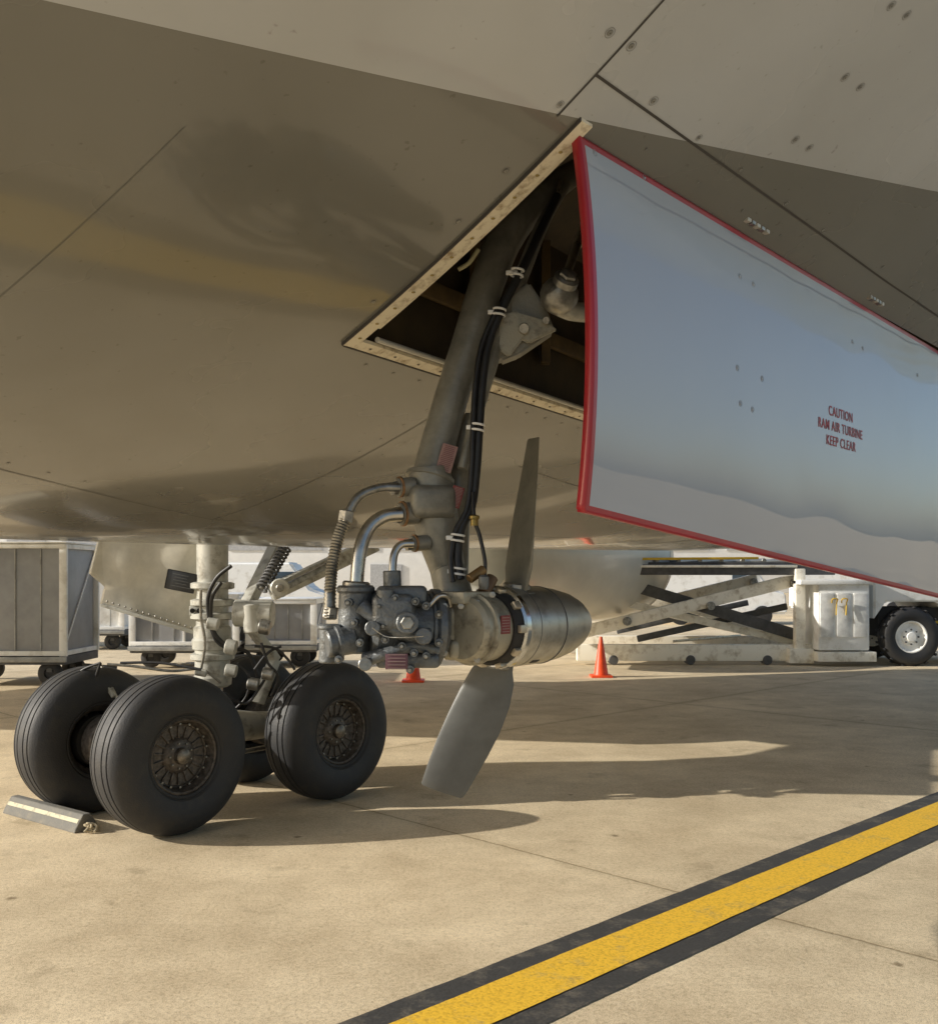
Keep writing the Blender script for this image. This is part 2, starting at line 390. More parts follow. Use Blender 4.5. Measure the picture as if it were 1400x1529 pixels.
tube('flange_seal',[W(1.815,t,zb(1.8,t)+.012) for s,t in ring[2:-3]],.011,flange,plane,10,3)
low=[(1.765+3.2*k/40,TL(1.765+3.2*k/40)) for k in range(41)]
strip3('flange_low',low,.03,.005,flange,(0,1))
tube('flange_low_seal',[W(s,t+.045,zb(s,t)+.02) for s,t in low[1:]],.008,seamd,plane,8,2)
strip3('flange_low_edge',low,.004,.007,seam,(0,-1))
rv=[]
for k in range(11):
    s,t=1.784,-1.24-.062*k; rv.append(lathe('r',[(.0055,0),(.004,.002),(.0001,.003)],W(s,t,zb(s,t)-.006),-Z,mat('rivet_brass',(.35,.27,.1),.5,.5),plane,10))
for k in range(16):
    s=1.85+.1*k; t=TL(s)+.015; rv.append(lathe('r',[(.0045,0),(.003,.002),(.0001,.003)],W(s,t,zb(s,t)-.005),-Z,mat('rivet_dark',(.12,.1,.07),.5,.3),plane,10))
join(rv,'flange_rivets')
# unseen left wing and added flap, outlined to cast the ground shadow; far nacelle
wz=lambda t:3.15+(-t-6)*.07
LT=N.dot(Vector((SUN.x,SUN.y,0))); LS=A.dot(Vector((SUN.x,SUN.y,0)))
def caster_pt(u,v):  # point at wing height whose sun shadow lands on this ground spot
    y=CH*F/(v-H); p=Vector(((u-700)/F*y,y,0)); s,t=A.dot(p),N.dot(p); z=3.4
    for _ in range(8): z=wz(t-LT*z)
    return (t-LT*z,s-LS*z)
def slab(name,poly,z0f,thk,m):
    vs=[W(s,t,z0f(t)) for t,s in poly]+[W(s,t,z0f(t)+thk) for t,s in poly]; k=len(poly)
    fs=[tuple(range(k)),tuple(range(k,2*k))]+[(i,(i+1)%k,k+(i+1)%k,k+i) for i in range(k)]
    return mk(name,vs,fs,m,plane,False)
te=[caster_pt(1400,1120),caster_pt(1180,1114),caster_pt(1095,1104),caster_pt(960,1112),caster_pt(760,1106),caster_pt(590,1100)]  # trailing edge traced back from the wanted shadow edge on the ground
slab('wing',[(-6.2,te[0][1]+1.0)]+te+[(te[-1][0]-9,te[-1][1]-6.5),(te[-1][0]-9,2.0),(-15.9,7.6),(-11.6,14.5),(-6.2,20)],wz,.3,tail)
slab('flap_shadow_slab',[caster_pt(u,v) for u,v in [(1400,1105),(1190,1112),(1120,1128),(980,1136),(770,1138),(640,1142),(600,1180),(800,1178),(1080,1168),(1235,1168),(1180,1184),(1400,1188)]],lambda t:wz(t)-.04,.03,tail)  # unseen slab added for its shadow; the gap leaves a lit wedge
nc=W(0,-12,2.25)
lathe_open('engine_nacelle',[(.75,14.6),(1.0,15.0),(1.25,16.3),(1.36,17.6),(1.38,18.8),(1.34,19.5),(1.25,19.8),(1.17,19.86),(1.1,19.78),(1.05,19.4),(.95,18.5),(.7,14.7)],nc,A,tail,plane,72)
lathe_open('nacelle_lip',[(1.345,19.5),(1.255,19.8),(1.17,19.87),(1.1,19.79),(1.12,19.77),(1.17,19.84),(1.245,19.79),(1.338,19.5)],nc,A,steel,plane,72)
lathe('engine_spinner',[(1.04,18.5),(.3,18.55),(.2,18.9),(.0,19.2)],nc,A,greyp,plane,40)
beam('engine_pylon',W(15,-12,3.35),W(18,-12,3.35),.35,.3,tail,plane)
# ---------------- RAT door
rd=empty('turbine_bay_door',W(3,-1.2,2.4))
S0,S1=1.79,5.02
def dlen(s): return .805+.085*(s-S0)
def D(s,q,o=0):
    L=dlen(s); f=q/L; b=.030*4*f*(1-f)
    dt=.030*4*(1-2*f)/L
    no=(N+Z*dt).normalized()
    return W(s,-1.195+b+.012*f,2.79-q+.0)+no*o
def door_material():
    m=bpy.data.materials.new('door_gloss_paint'); m.use_nodes=True; n,l=nodes(m); b=n['Principled BSDF']; geo=n.new('ShaderNodeNewGeometry')
    nz=n.new('ShaderNodeTexNoise'); nz.inputs['Scale'].default_value=2; nz.inputs['Detail'].default_value=3; l.new(geo.outputs['Position'],nz.inputs['Vector'])
    r=n.new('ShaderNodeValToRGB'); e=r.color_ramp.elements; e[0].position=.3;e[0].color=(.335,.365,.415,1);e[1].position=.6;e[1].color=(.35,.38,.435,1); l.new(nz.outputs['Fac'],r.inputs['Fac']); l.new(r.outputs['Color'],b.inputs['Base Color'])
    b.inputs['Roughness'].default_value=.5; b.inputs['Specular IOR Level'].default_value=.3; b.inputs['Coat Weight'].default_value=.9; b.inputs['Coat Roughness'].default_value=.02; b.inputs['Coat IOR'].default_value=1.6
    n3=n.new('ShaderNodeTexNoise'); n3.inputs['Scale'].default_value=2.2; n3.inputs['Detail'].default_value=1; l.new(geo.outputs['Position'],n3.inputs['Vector'])
    bp=n.new('ShaderNodeBump'); bp.inputs['Strength'].default_value=.22; bp.inputs['Distance'].default_value=.03; l.new(n3.outputs['Fac'],bp.inputs['Height']); l.new(bp.outputs['Normal'],b.inputs['Coat Normal'])
    return m
BW=.0165
scol=[S0,S0+.006,S0+BW]+[S0+BW+(S1-BW-S0-BW)*k/40 for k in range(1,41)]+[S1-.001]
vs=[];fs=[];mi=[]
nm=24
for i,s in enumerate(scol):
    L=dlen(s); q=[0,.006,BW]+[BW+(L-2*BW)*k/nm for k in range(1,nm)]+[L-BW,L-.006,L]
    for j,x in enumerate(q):
        s2=s; x2=x
        if i==0 and j==len(q)-1: s2+=.0045; x2-=.0045
        vs.append(D(s2,x2))
nq=len(q)
for i in range(len(scol)-1):
    for j in range(nq-1):
        fs.append((i*nq+j,i*nq+j+1,(i+1)*nq+j+1,(i+1)*nq+j)); mi.append(1 if (i<2 or j<2 or j>=nq-3) else 0)
o=mk('door_panel',vs,fs,[door_material(),red],rd,True)
for k,pg in enumerate(o.data.polygons): pg.material_index=mi[k]
if o.data.polygons[0].normal.dot(N)<0: o.data.flip_normals()
so=o.modifiers.new('s','SOLIDIFY'); so.thickness=.022; so.offset=-1
def text(body,s,q,size,m,p,name):
    c=bpy.data.curves.new(name,'FONT'); c.body=body; c.size=size; c.align_x='CENTER'; c.space_character=1.12; c.extrude=.0003; c.offset=.0002
    o=bpy.data.objects.new(name,c); sc.collection.objects.link(o)
    pos=D(s,q,.0012); up=(D(s,q-.02)-D(s,q+.02)).normalized(); nn=A.cross(up).normalized()
    M=Matrix((A,up,nn)).transposed().to_4x4(); M.translation=pos
    o.data.materials.append(m)
    dg=bpy.context.evaluated_depsgraph_get(); me=bpy.data.meshes.new_from_object(o.evaluated_get(dg)); me.transform(M)
    bpy.data.objects.remove(o,do_unlink=True)
    o=bpy.data.objects.new(name,me); sc.collection.objects.link(o); par(o,p); return o
redt=mat('red_lettering',(.36,.05,.06),.5)
for k,t_ in enumerate(('CAUTION','RAM AIR TURBINE','KEEP CLEAR')):
    text(t_,3.24,.435+.047*k,.044,redt,rd,'lettering_%d'%k)
def dfast(u,v,r=.011):
    dx=Vector(((u-700)/F,1,(H-v)/F)); d=-1.17/N.dot(dx); s=A.dot(dx)*d; q=2.79-(CH+dx.z*d)
    x=[]; c=D(s,q,.0006)
    x.append(lathe_open('f',[(r,0),(r*.9,0.0006),(r*.9,0),(r,-.0005)],c,N,mat('door_fastener_ring',(.33,.35,.38),.5),rd,20))
    x.append(lathe('f',[(r*.45,0),(r*.35,.0012),(.0001,.0014)],c,N,mat('door_fastener',(.38,.4,.43),.35,.2),rd,14)); return x
x=[]
for u,v in [(1108,412),(1128,424),(1095,550),(1132,566),(1099,603),(1117,612),(1275,510),(1290,520),(975,262),(900,225),(1372,560)]: x+=dfast(u,v,.0085)
join(x,'door_fasteners')
for k,s in enumerate((2.62,3.6,4.6)):
    for j in range(5): box('hinge_knuckle_%d_%d'%(k,j),W(s-.06+.03*j,-1.17,2.815),(.022,.02,.018),steeld if j%2 else gearp,rd,(A,N,Z),.003)
    box('hinge_leaf_%d'%k,W(s,-1.155,2.823),(.17,.03,.004),gearp,rd,(A,(N+Z*.6).normalized(),N.cross(A)),.001)
# ---------------- RAM AIR TURBINE
rat=empty('ram_air_turbine',P(740,935,2.55))
R_=rat
tube('main_strut',[P(905,232,2.95),P(850,262,2.88),P(800,300,2.8),P(757,350,2.75),P(728,420,2.71),P(700,510,2.68),P(672,600,2.65),P(650,680,2.62),P(640,725,2.6)],[.03,.036,.045,.050,.047,.045,.045,.047,.052],olive,R_,24,8)
tube('strut_rib',[P(846,275,2.80),P(812,330,2.74),P(783,400,2.70),P(752,480,2.67),P(728,560,2.63),P(705,640,2.60),P(690,700,2.58)],[.012,.018,.02,.02,.018,.016,.014],olive,R_,14,8)
tube('strut_rear_leg',[P(705,620,2.68),P(690,680,2.67),P(683,760,2.65),P(680,860,2.62)],[.02,.03,.034,.034],olive,R_,18)
tube('lower_casting',[P(640,700,2.6),P(646,745,2.6),P(655,800,2.6),P(668,850,2.6),P(680,900,2.58)],[.054,.062,.056,.046,.05],olive,R_,24)
box('casting_block',P(642,750,2.57),(.12,.1,.085),olive,R_,((A+N*.6).normalized(),(A*.6-N).normalized()*-1,Z),.028,4)
lathe_open('casting_flange',[(.056,0),(.064,.002),(.064,.012),(.056,.014)],P(641,718,2.6),P(650,680,2.62)-P(640,725,2.6),olive,R_,40)
for k,(u,v,r) in enumerate([(596,728,.024),(600,768,.029),(618,812,.02)]):
    cyl('port_%d'%k,P(u+22,v-2,2.56),P(u-4,v,2.54),r,olive,R_)
    cyl('port_nut_%d'%k,P(u-2,v,2.54),P(u-12,v+2,2.53),r*.8,steeld,R_,6)
    lathe_open('port_ring_%d'%k,[(r*.95,0),(r*1.12,.001),(r*1.12,.006),(r*.95,.007)],P(u+3,v-1,2.545),P(u-12,v,2.53)-P(u+22,v-2,2.56),mat('rusty_ring',(.3,.17,.08),.6,.4,.3,40),R_,28)
tube('pipe_small',[P(596,728,2.52),P(565,729,2.5),P(535,742,2.48),P(519,768,2.47)],.0115,steeld,R_)
tube('braided_hose',[P(519,768,2.47),P(506,800,2.46),P(497,840,2.45),P(493,880,2.44),P(492,925,2.43)],.0130,steeld,R_,14,18,True,.2)
for u,v in ((516,771),(493,915)): cyl('hose_nut',P(u+2,v-9,2.47 if v<800 else 2.435),P(u-1,v+9,2.47 if v<800 else 2.435),.019,steeld,R_,6)
tube('pipe_large',[P(598,768,2.52),P(572,772,2.5),P(550,790,2.48),P(537,825,2.46),P(532,875,2.45)],.0175,steel,R_,20)
tube('pipe_short',[P(617,812,2.52),P(598,814,2.51),P(588,830,2.5),P(586,862,2.49)],.010,steel,R_)
cyl('pipe_flange',P(532,868,2.45),P(531,882,2.45),.034,steeld,R_)
def pb(name,u,v,d,w,h,dep,m=castg,bev=.012): return box(name,P(u,v,d),(w,dep,h),m,R_,(Vector((1,0,0)),Vector((0,1,0)),Vector((0,0,1))),bev,3)
cyl('pump_upright',P(531,880,2.42),P(528,975,2.42),.040,castg,R_)
cyl('pump_upright_cap',P(531,874,2.42),P(531,886,2.42),.046,castg,R_)
cyl('pump_elbow',P(528,955,2.4),P(486,962,2.37),.034,castg,R_)
lathe_open('pump_elbow_band',[(.034,0),(.04,.002),(.04,.012),(.034,.014)],P(508,958,2.385),P(486,962,2.37)-P(528,955,2.4),castg,R_)
cyl('pump_side_can',P(493,935,2.40),P(492,990,2.40),.026,castg,R_)
cyl('pump_side_can_cap',P(493,932,2.40),P(493,940,2.40),.03,castg,R_)
cyl('pump_main',P(548,935,2.44),P(660,938,2.5),.088,castg,R_,36)
for k in range(3):
    f=.25+.25*k; lathe_open('pump_band_%d'%k,[(.087,0),(.092,.002),(.092,.008),(.087,.010)],P(548,935,2.44).lerp(P(660,938,2.5),f),P(660,938,2.5)-P(548,935,2.44),castg,R_)
lathe('pump_end_flange',[(.094,0),(.098,.004),(.098,.02),(.09,.024)],P(640,938,2.49),P(660,938,2.5)-P(548,935,2.44),castg,R_,36)
pb('pump_manifold',588,915,2.38,.10,.09,.08,castg,.022)
pb('pump_manifold_top',600,890,2.42,.12,.05,.08,castg,.016)
pb('pump_foot',610,985,2.42,.15,.035,.09)
tube('pump_web',[P(540,905,2.38),P(565,925,2.37),P(600,945,2.36),P(640,950,2.38)],[.02,.016,.018,.02],castg,R_,12)
tube('pump_gallery',[P(545,985,2.38),P(580,975,2.36),P(620,965,2.37),P(650,972,2.4)],[.018,.014,.014,.018],castg,R_,12)
cyl('servo_a',P(575,880,2.36),P(576,912,2.36),.02,castg,R_)
cyl('servo_b',P(585,852,2.44),P(586,885,2.44),.022,castg,R_)
cyl('servo_c',P(556,938,2.36),P(556,938,2.32),.018,castg,R_)
cyl('servo_d',P(608,930,2.34),P(608,930,2.31),.026,castg,R_)
cyl('servo_d_cap',P(608,930,2.31),P(608,930,2.302),.016,steeld,R_,6)
cyl('servo_e',P(545,992,2.38),P(545,992,2.33),.016,steeld,R_)
cyl('servo_f',P(632,950,2.36),P(632,950,2.32),.02,castg,R_)
bl=[]
for u,v in [(556,938),(545,992),(566,905),(590,893),(620,898),(600,965),(636,905),(636,980),(575,955),(520,900),(505,985),(537,960),(655,918),(655,960),(612,1000),(528,930),(572,935),(618,975)]:
    bl.append(lathe('b',[(.0055,0),(.0055,.010),(.004,.013),(.0001,.0132)],P(u,v,2.345),Vector((0,-1,0)),steeld,R_,6))
    bl.append(lathe('b',[(.0095,-.04),(.0095,.001),(.0001,.0012)],P(u,v,2.345),Vector((0,-1,0)),castg,R_,16))
join(bl,'pump_bolts')
tube('safety_wire',[P(556,938,2.30),P(575,950,2.32),P(600,952,2.31),P(632,950,2.31)],.0012,steel,R_,6)
tube('pump_line',[P(640,905,2.4),P(655,890,2.41),P(668,892,2.43),P(672,905,2.45)],.006,steel,R_,10)
box('pump_label',P(592,988,2.325),(.052,.003,.036),purp,R_,None,.001)
for k in range(5): box('pump_label_print_%d'%k,P(592,978+5*k,2.3225),(.042,.001,.0011),labw,R_)
pb('gearbox',693,940,2.52,.12,.15,.13,gearb,.03)
pb('gearbox_low',700,968,2.5,.10,.05,.11,gearb,.015)
box('gearbox_top_flange',P(690,892,2.5),(.13,.12,.03),gearb,R_,(A,N*-1,Z),.006)
cyl('gearbox_neck',P(672,850,2.58),P(680,900,2.55),.045,olive,R_)
for k,(u,v) in enumerate([(664,905),(712,900),(664,975),(712,985),(735,888),(688,905)]):
    lathe('gearbox_bolt_%d'%k,[(.008,0),(.008,.012),(.0001,.013)],P(u,v,2.435),Vector((0,-1,0)),steeld,R_,6)
cyl('sight_plug',P(657,950,2.43),P(657,950,2.41),.012,mat('pink_plug',(.35,.1,.12),.5),R_)
HC=P(738,937,2.54)
cyl('hub_rear',HC-A*.13,HC-A*.02,.082,gearb,R_,40)
lathe_open('hub_rear_flange',[(.08,0),(.09,.002),(.09,.012),(.08,.014)],HC-A*.1,A,gearb,R_,48)
wl=HC-A*.062+N*.0835+Z*.012
box('warning_label',wl,(.036,.002,.045),redlab,R_,(A,N*-1,Z),.0)
for k in range(6): box('warning_label_print_%d'%k,wl+N*.0015+Z*(.017-.0068*k),(.028,.001,.0014),labw,R_,(A,N*-1,Z))
lathe('hub_ring_dark',[(.088,-.03),(.095,-.02),(.095,.0),(.09,.005)],HC,A,dark,R_,48)
lathe('hub_clamp_ring',[(.1,-.005),(.106,0),(.106,.016),(.100,.02)],HC,A,chrome,R_,64)
lathe('hub_barrel',[(.09,.015),(.100,.02),(.103,.03),(.1035,.12),(.102,.18),(.097,.23),(.087,.285),(.072,.33),(.054,.365),(.033,.39),(.014,.402),(.0,.405)],HC,A,barrelm,R_,64,50)
for h in (.062,.175): lathe_open('barrel_groove',[(.1038,h),(.1038,h+.002),(.1015,h+.002),(.1015,h)],HC,A,greyp,R_,64)
x,y,a_=basis(A)
for k,(q,h) in enumerate([(200,.10),(235,.16),(255,.05),(275,.12),(300,.08),(160,.1),(120,.1),(60,.1)]):
    qq=math.radians(q); rad=(x*math.cos(qq)+y*math.sin(qq)); tg=A.cross(rad)
    box('barrel_slot_%d'%k,HC+A*h+rad*.1035,(.03,.014,.002),dark if k%2 else steeld,R_,(A,tg,rad),.0008)
tiev=mat('tie_bolt',(.5,.44,.34),.35,.7)
for k in range(10):
    qq=2*math.pi*k/10; rad=(x*math.cos(qq)+y*math.sin(qq)); box('ring_clip_%d'%k,HC+A*-.005+rad*.098,(.04,.02,.012),tiev,R_,(A,A.cross(rad),rad),.003)
def blade(name,base,radial,ch_dir,secs,m):
    vs=[];fs=[];K=24; radial=radial.normalized()
    for r,c,tk,tw,sw in secs:
        cd=Matrix.Rotation(math.radians(tw),3,radial)@ch_dir; cd=(cd-radial*cd.dot(radial)).normalized(); nd=radial.cross(cd)
        o_=base+radial*r+cd*sw
        for i in range(K):
            q=2*math.pi*i/K; cx=math.cos(q)*.5*c; ty=math.sin(q)*.5*tk*(1-.5*math.cos(q)*.6)
            vs.append(o_+cd*cx+nd*(ty+ .05*c*(1-(2*cx/c)**2)))
    for j in range(len(secs)-1):
        for i in range(K):
            k=(i+1)%K; fs.append((j*K+i,j*K+k,(j+1)*K+k,(j+1)*K+i))
    fs.append(tuple(range(K))); fs.append(tuple((len(secs)-1)*K+i for i in range(K)))
    return mk(name,vs,fs,m,R_,True,50)
BO=HC+A*.075
beta=math.radians(38); bu=math.radians(20)
lowdir=(P(662,1187,2.62)-BO).normalized()
updir=(P(794,660,2.60)-BO).normalized()
secs=[(.07,.07,.05,0,0),(.11,.09,.034,0,0),(.14,.118,.026,-3,.002),(.20,.138,.018,-5,.004),(.27,.146,.014,-8,.003),(.34,.143,.011,-10,-.001),(.40,.134,.009,-12,-.004),(.445,.125,.007,-12,-.006),(.466,.118,.005,-12,-.008),(.470,.108,.003,-12,-.008)]
blade('blade_lower',BO,lowdir,N*math.cos(beta)+A*math.sin(beta),secs,bladem)
secu=[(.07,.07,.05,0,0),(.11,.10,.034,0,0),(.15,.125,.028,-1,0),(.21,.125,.02,-2,0),(.29,.115,.014,-4,0),(.37,.10,.011,-6,.004),(.46,.08,.008,-8,.006),(.485,.072,.006,-8,.006),(.49,.062,.004,-8,.006)]
blade('blade_upper',BO,updir,N*math.cos(bu)-A*math.sin(bu),secu,mat('blade_upper_paint',(.2,.19,.15),.42,.2,.15,14))
for nme,dr in (('blade_cuff_low',lowdir),('blade_cuff_up',updir)):
    cyl(nme,BO+dr*.085,BO+dr*.112,.036,steeld,R_)
cab=[(832,292,2.72),(806,345,2.66),(783,395,2.62),(752,455,2.60),(730,510,2.59),(720,570,2.57),(715,640,2.55),(711,700,2.54),(704,755,2.53),(688,790,2.52),(683,830,2.51),(687,865,2.50)]
tube('cable_main',[P(*c) for c in cab],.0115,black,R_)
tube('cable_second',[P(c[0]-9-2*math.sin(i),c[1]+4,c[2]-.01) for i,c in enumerate(cab[3:])],.007,black,R_)
tube('cable_branch',[P(706,735,2.52),P(708,775,2.5),P(716,800,2.5),P(724,840,2.49),P(722,868,2.49)],.005,black,R_)
tube('cable_top',[P(826,300,2.71),P(833,290,2.72),P(836,270,2.78)],.006,steel,R_)
for i,(u,v) in enumerate([(772,407),(745,466),(713,638),(683,803),(685,853)]):
    d=2.59 if v<500 else (2.545 if v<700 else 2.505)
    c=P(u,v,d); tg=(P(u-3,v+20,d)-P(u+3,v-20,d)).normalized()
    for o_ in (-.007,.007): lathe_open('cable_clamp_%d'%i,[(.0155,-.003),(.018,-.002),(.018,.002),(.0155,.003)],c+tg*o_,tg,clampm,R_,20)
    box('clamp_tab_%d'%i,c-Vector((.02,0,0)),(.018,.008,.011),clampm,R_,None,.002)
lathe('cable_connector',[(.010,0),(.010,.015),(.013,.017),(.013,.024),(.008,.027)],P(708,785,2.5),Z,mat('brass_connector',(.3,.22,.07),.4,.7),R_,16)
lathe('cable_connector_2',[(.010,0),(.013,.01),(.013,.03),(.008,.035)],P(722,880,2.46),Z,castg,R_,16)
cyl('sensor',P(735,862,2.52),P(722,885,2.5),.016,mat('brown_part',(.12,.07,.035),.5),R_)
cyl('bronze_link',P(700,865,2.47),P(722,850,2.49),.012,mat('bronze_part',(.25,.16,.07),.4,.6),R_)
def lab(u,v,d,w,h,m,pm,name):
    up=(P(700,510,2.6)-P(650,680,2.6)).normalized()
    sd=up.cross(Vector((0,-1,0))).normalized()*-1
    box(name,P(u,v,d),(w,.002,h),m,R_,(sd,Vector((0,1,0)),up),.0005)
    for k in range(14): box(name+'_print_%d'%k,P(u,v,d)-Vector((0,.0015,0))+up*(h*.43-h*.066*k),(w*random.uniform(.6,.86),.001,h*.02),pm,R_,(sd,Vector((0,1,0)),up))
lab(667,684,2.565,.040,.07,mat('label_beige_red',(.27,.16,.145),.5),mat('label_fine_print',(.15,.05,.05),.5),'strut_label')
lab(681,742,2.55,.03,.055,redlab,labw,'strut_label_red')
cyl('actuator_rod',P(884,300,2.9),P(842,420,2.68),.012,steel,R_)
tube('actuator_fork',[P(900,270,2.95),P(880,320,2.88),P(862,365,2.8)],[.026,.02,.014],gearp,R_)
lathe('ball_joint',[(.0,-.050),(.022,-.047),(.040,-.033),(.049,-.013),(.050,.005),(.044,.022),(.033,.035),(.033,.052),(.026,.058),(.0,.06)],P(835,440,2.60),(P(842,418,2.56)-P(830,445,2.60)),steeld,R_,32)
lathe('ball_nut',[(.024,.045),(.024,.066),(.015,.072),(.0001,.073)],P(835,440,2.60),(P(842,418,2.56)-P(830,445,2.60)),steeld,R_,6)
def plate(name,pts,d0,d1,m,p,bev=.004):
    bm=bmesh.new(); f=bm.faces.new([bm.verts.new(P(u,v,d0)) for u,v in pts]); r=bmesh.ops.extrude_face_region(bm,geom=[f])
    for g in r['geom']:
        if isinstance(g,bmesh.types.BMVert): g.co+=Vector((0,d1-d0,0))
    bmesh.ops.recalc_face_normals(bm,faces=bm.faces)
    if bev: bmesh.ops.bevel(bm,geom=list(bm.edges),offset=bev,segments=2,affect='EDGES')
    me=bpy.data.meshes.new(name); bm.to_mesh(me); bm.free(); me.materials.append(m); o=bpy.data.objects.new(name,me); sc.collection.objects.link(o); par(o,p); return o
plate('hinge_bracket',[(762,440),(790,420),(815,458),(828,492),(775,528),(748,538),(735,520),(745,480)],2.66,2.73,olive,R_,.006)
plate('hinge_bracket_plate',[(770,465),(815,478),(832,492),(790,512),(768,502)],2.64,2.655,gearb,R_,.004)
plate('hinge_bracket_web',[(748,470),(772,462),(785,500),(760,532),(742,520)],2.635,2.655,gearb,R_,.004)
tube('drag_arm',[P(835,455,2.66),P(858,465,2.70),P(905,468,2.85)],[.03,.026,.026],gearp,R_)
cyl('bracket_pin',P(782,490,2.62),P(782,490,2.67),.014,steeld,R_)
cyl('bracket_pin_2',P(815,478,2.62),P(815,478,2.67),.010,steeld,R_)
tube('yellow_sensor',[P(714,372,2.62),P(700,392,2.62),P(684,402,2.62)],.006,mat('pale_seal',(.45,.42,.25),.5),R_)
# ---------------- landing gear
lg=empty('landing_gear',(-2.1,8.185,0))
wheels=[Vector((-2.14,7.22,.57)),Vector((-2.14,7.22,.57))+A*1.50,Vector((-2.14,7.22,.57))-N*1.1,Vector((-2.14,7.22,.57))-N*1.1+A*1.5]
def wheel(c,ax,idx):
    prof=[(.265,.15),(.275,.178),(.29,.186),(.295,.183),(.31,.197),(.37,.213),(.43,.214),(.48,.2),(.52,.175),(.548,.142)]
    tread=[(.560,.118),(.563,.104),(.553,.102),(.553,.092),(.565,.090),(.569,.05),(.558,.048),(.558,.038),(.570,.036),(.571,.0)]
    full=prof+tread; mir=[(r,-h) for r,h in reversed(full[:-1])]
    lathe_open('tyre_%d'%idx,full+mir,c,ax,rubber,lg,96,28)
    ob=[]
    ob.append(lathe_open('rim',[(.268,.15),(.274,.166),(.262,.172),(.25,.165),(.243,.13),(.232,.115),(.225,-.10),(.268,-.15)],c,ax,rim,lg,64))
    ob.append(lathe('disc',[(.234,.085),(.226,.10),(.218,.095),(.21,.075),(.135,.085),(.12,.105),(.10,.115),(.075,.118),(.06,.122),(.052,.145),(.045,.15),(.0,.152)],c,ax,rim,lg,48))
    x,y,a=basis(ax)
    for k in range(18):
        q=2*math.pi*k/18; rd_=(x*math.cos(q)+y*math.sin(q)); tg=a.cross(rd_)
        ob.append(box('slot',c+a*.0815+rd_*.172,(.062,.026,.006),dark,lg,(rd_,tg,a),.002))
        q+=math.pi/18; rd2=(x*math.cos(q)+y*math.sin(q)); tg2=a.cross(rd2)
        ob.append(box('rib',c+a*.088+rd2*.168,(.085,.014,.022),rim,lg,(rd2,tg2,a),.005))
        ob.append(lathe('bolt',[(.009,.0),(.009,.016),(.0001,.017)],c+a*.10+rd2*.226,a,steeld,lg,6))
    for k in range(9):
        q=2*math.pi*k/9; rd_=(x*math.cos(q)+y*math.sin(q)); ob.append(lathe('bolt',[(.007,.11),(.007,.128),(.0001,.129)],c+rd_*.09,a,steeld,lg,6))
    ob.append(lathe('cap',[(.055,.12),(.055,.16),(.04,.17),(.0,.172)],c,ax,mat('hub_cap',(.24,.21,.17),.4,.6,.3,30),lg,24))
    ob.append(lathe('brake',[(.2,-.15),(.2,.0)],c,ax,dark,lg,32))
    join(ob,'wheel_rim_%d'%idx)
for i,w in enumerate(wheels): wheel(w,N if i<2 else -N,i)
bc=sum(wheels,Vector())/4
cyl('axle_front',wheels[0],wheels[2],.07,gearp,lg); cyl('axle_rear',wheels[1],wheels[3],.07,gearp,lg)
tube('truck_beam',[bc-A*.78,bc-A*.4+Z*.02,bc+Z*.05,bc+A*.4+Z*.02,bc+A*.78],[.10,.12,.15,.12,.10],gearp,lg,20)
for k,sg in enumerate((-1,1)):
    cyl('brake_rod_%d'%k,bc-A*.7+N*.25*sg-Z*.15,bc+A*.7+N*.25*sg-Z*.12,.02,steeld,lg)
    for j,sa in enumerate((-.75,.75)): 
        lathe('brake_pack_%d%d'%(k,j),[(.2,0),(.21,.01),(.21,.12),(.2,.13)],bc+A*sa+N*.2*sg,N*sg,rim,lg,32)
sp=bc.copy()
lathe('shock_strut_piston',[(.085,0),(.085,.6)],sp+Z*.1,Z,chrome,lg)
lathe('shock_strut',[(.12,.0),(.15,.02),(.155,.08),(.14,.1),(.14,.30),(.16,.31),(.165,.38),(.15,.4),(.15,.48),(.13,.5),(.125,.9),(.13,1.6),(.14,2.2)],sp+Z*.38,Z,gearp,lg,40)
def g(u,v,d=8.0): return P(u,v,d)
for k,v in enumerate((905,880,925,985)): lathe('strut_collar_%d'%k,[(.15,0),(.175,.01),(.175,.05),(.15,.06)],Vector((sp.x,sp.y,CH+(H-v)/F*8.185)),Z,gearp,lg,36)
beam('torque_link_upper',g(370,930,8.1),g(410,985,8.3),.12,.06,gearp,lg,.01)
beam('torque_link_lower',g(410,985,8.3),g(385,1050,8.2),.12,.06,gearp,lg,.01)
cyl('side_pivot',g(350,915,8.0),g(408,918,8.0),.11,gearp,lg); cyl('side_pivot_cap',g(375,902,7.95),g(378,945,7.95),.075,gearp,lg)
beam('drag_brace',g(368,905,8.0),g(420,800,8.5),.09,.10,gearp,lg,.012)
beam('side_brace',g(405,885,7.95),g(560,812,8.6),.08,.13,gearp,lg,.012)
beam('side_brace_inner',g(425,878,7.85),g(500,838,8.2),.03,.05,steeld,lg,.006)
cyl('brace_knuckle',g(418,878,7.8),g(418,878,8.1),.075,gearp,lg); cyl('brace_pin',g(418,878,7.74),g(418,878,7.82),.03,steeld,lg)
sp_pts=[]
p0=g(390,880,7.95);p1=g(428,815,8.2); x,y,a_=basis(p1-p0)
for i in range(150): q=i/150; sp_pts.append(p0+(p1-p0)*q+x*.045*math.cos(q*2*math.pi*13)+y*.045*math.sin(q*2*math.pi*13))
tube('coil_spring',sp_pts,.010,greyp,lg,8,1,False)
cyl('spring_core',p0,p1,.02,steeld,lg)
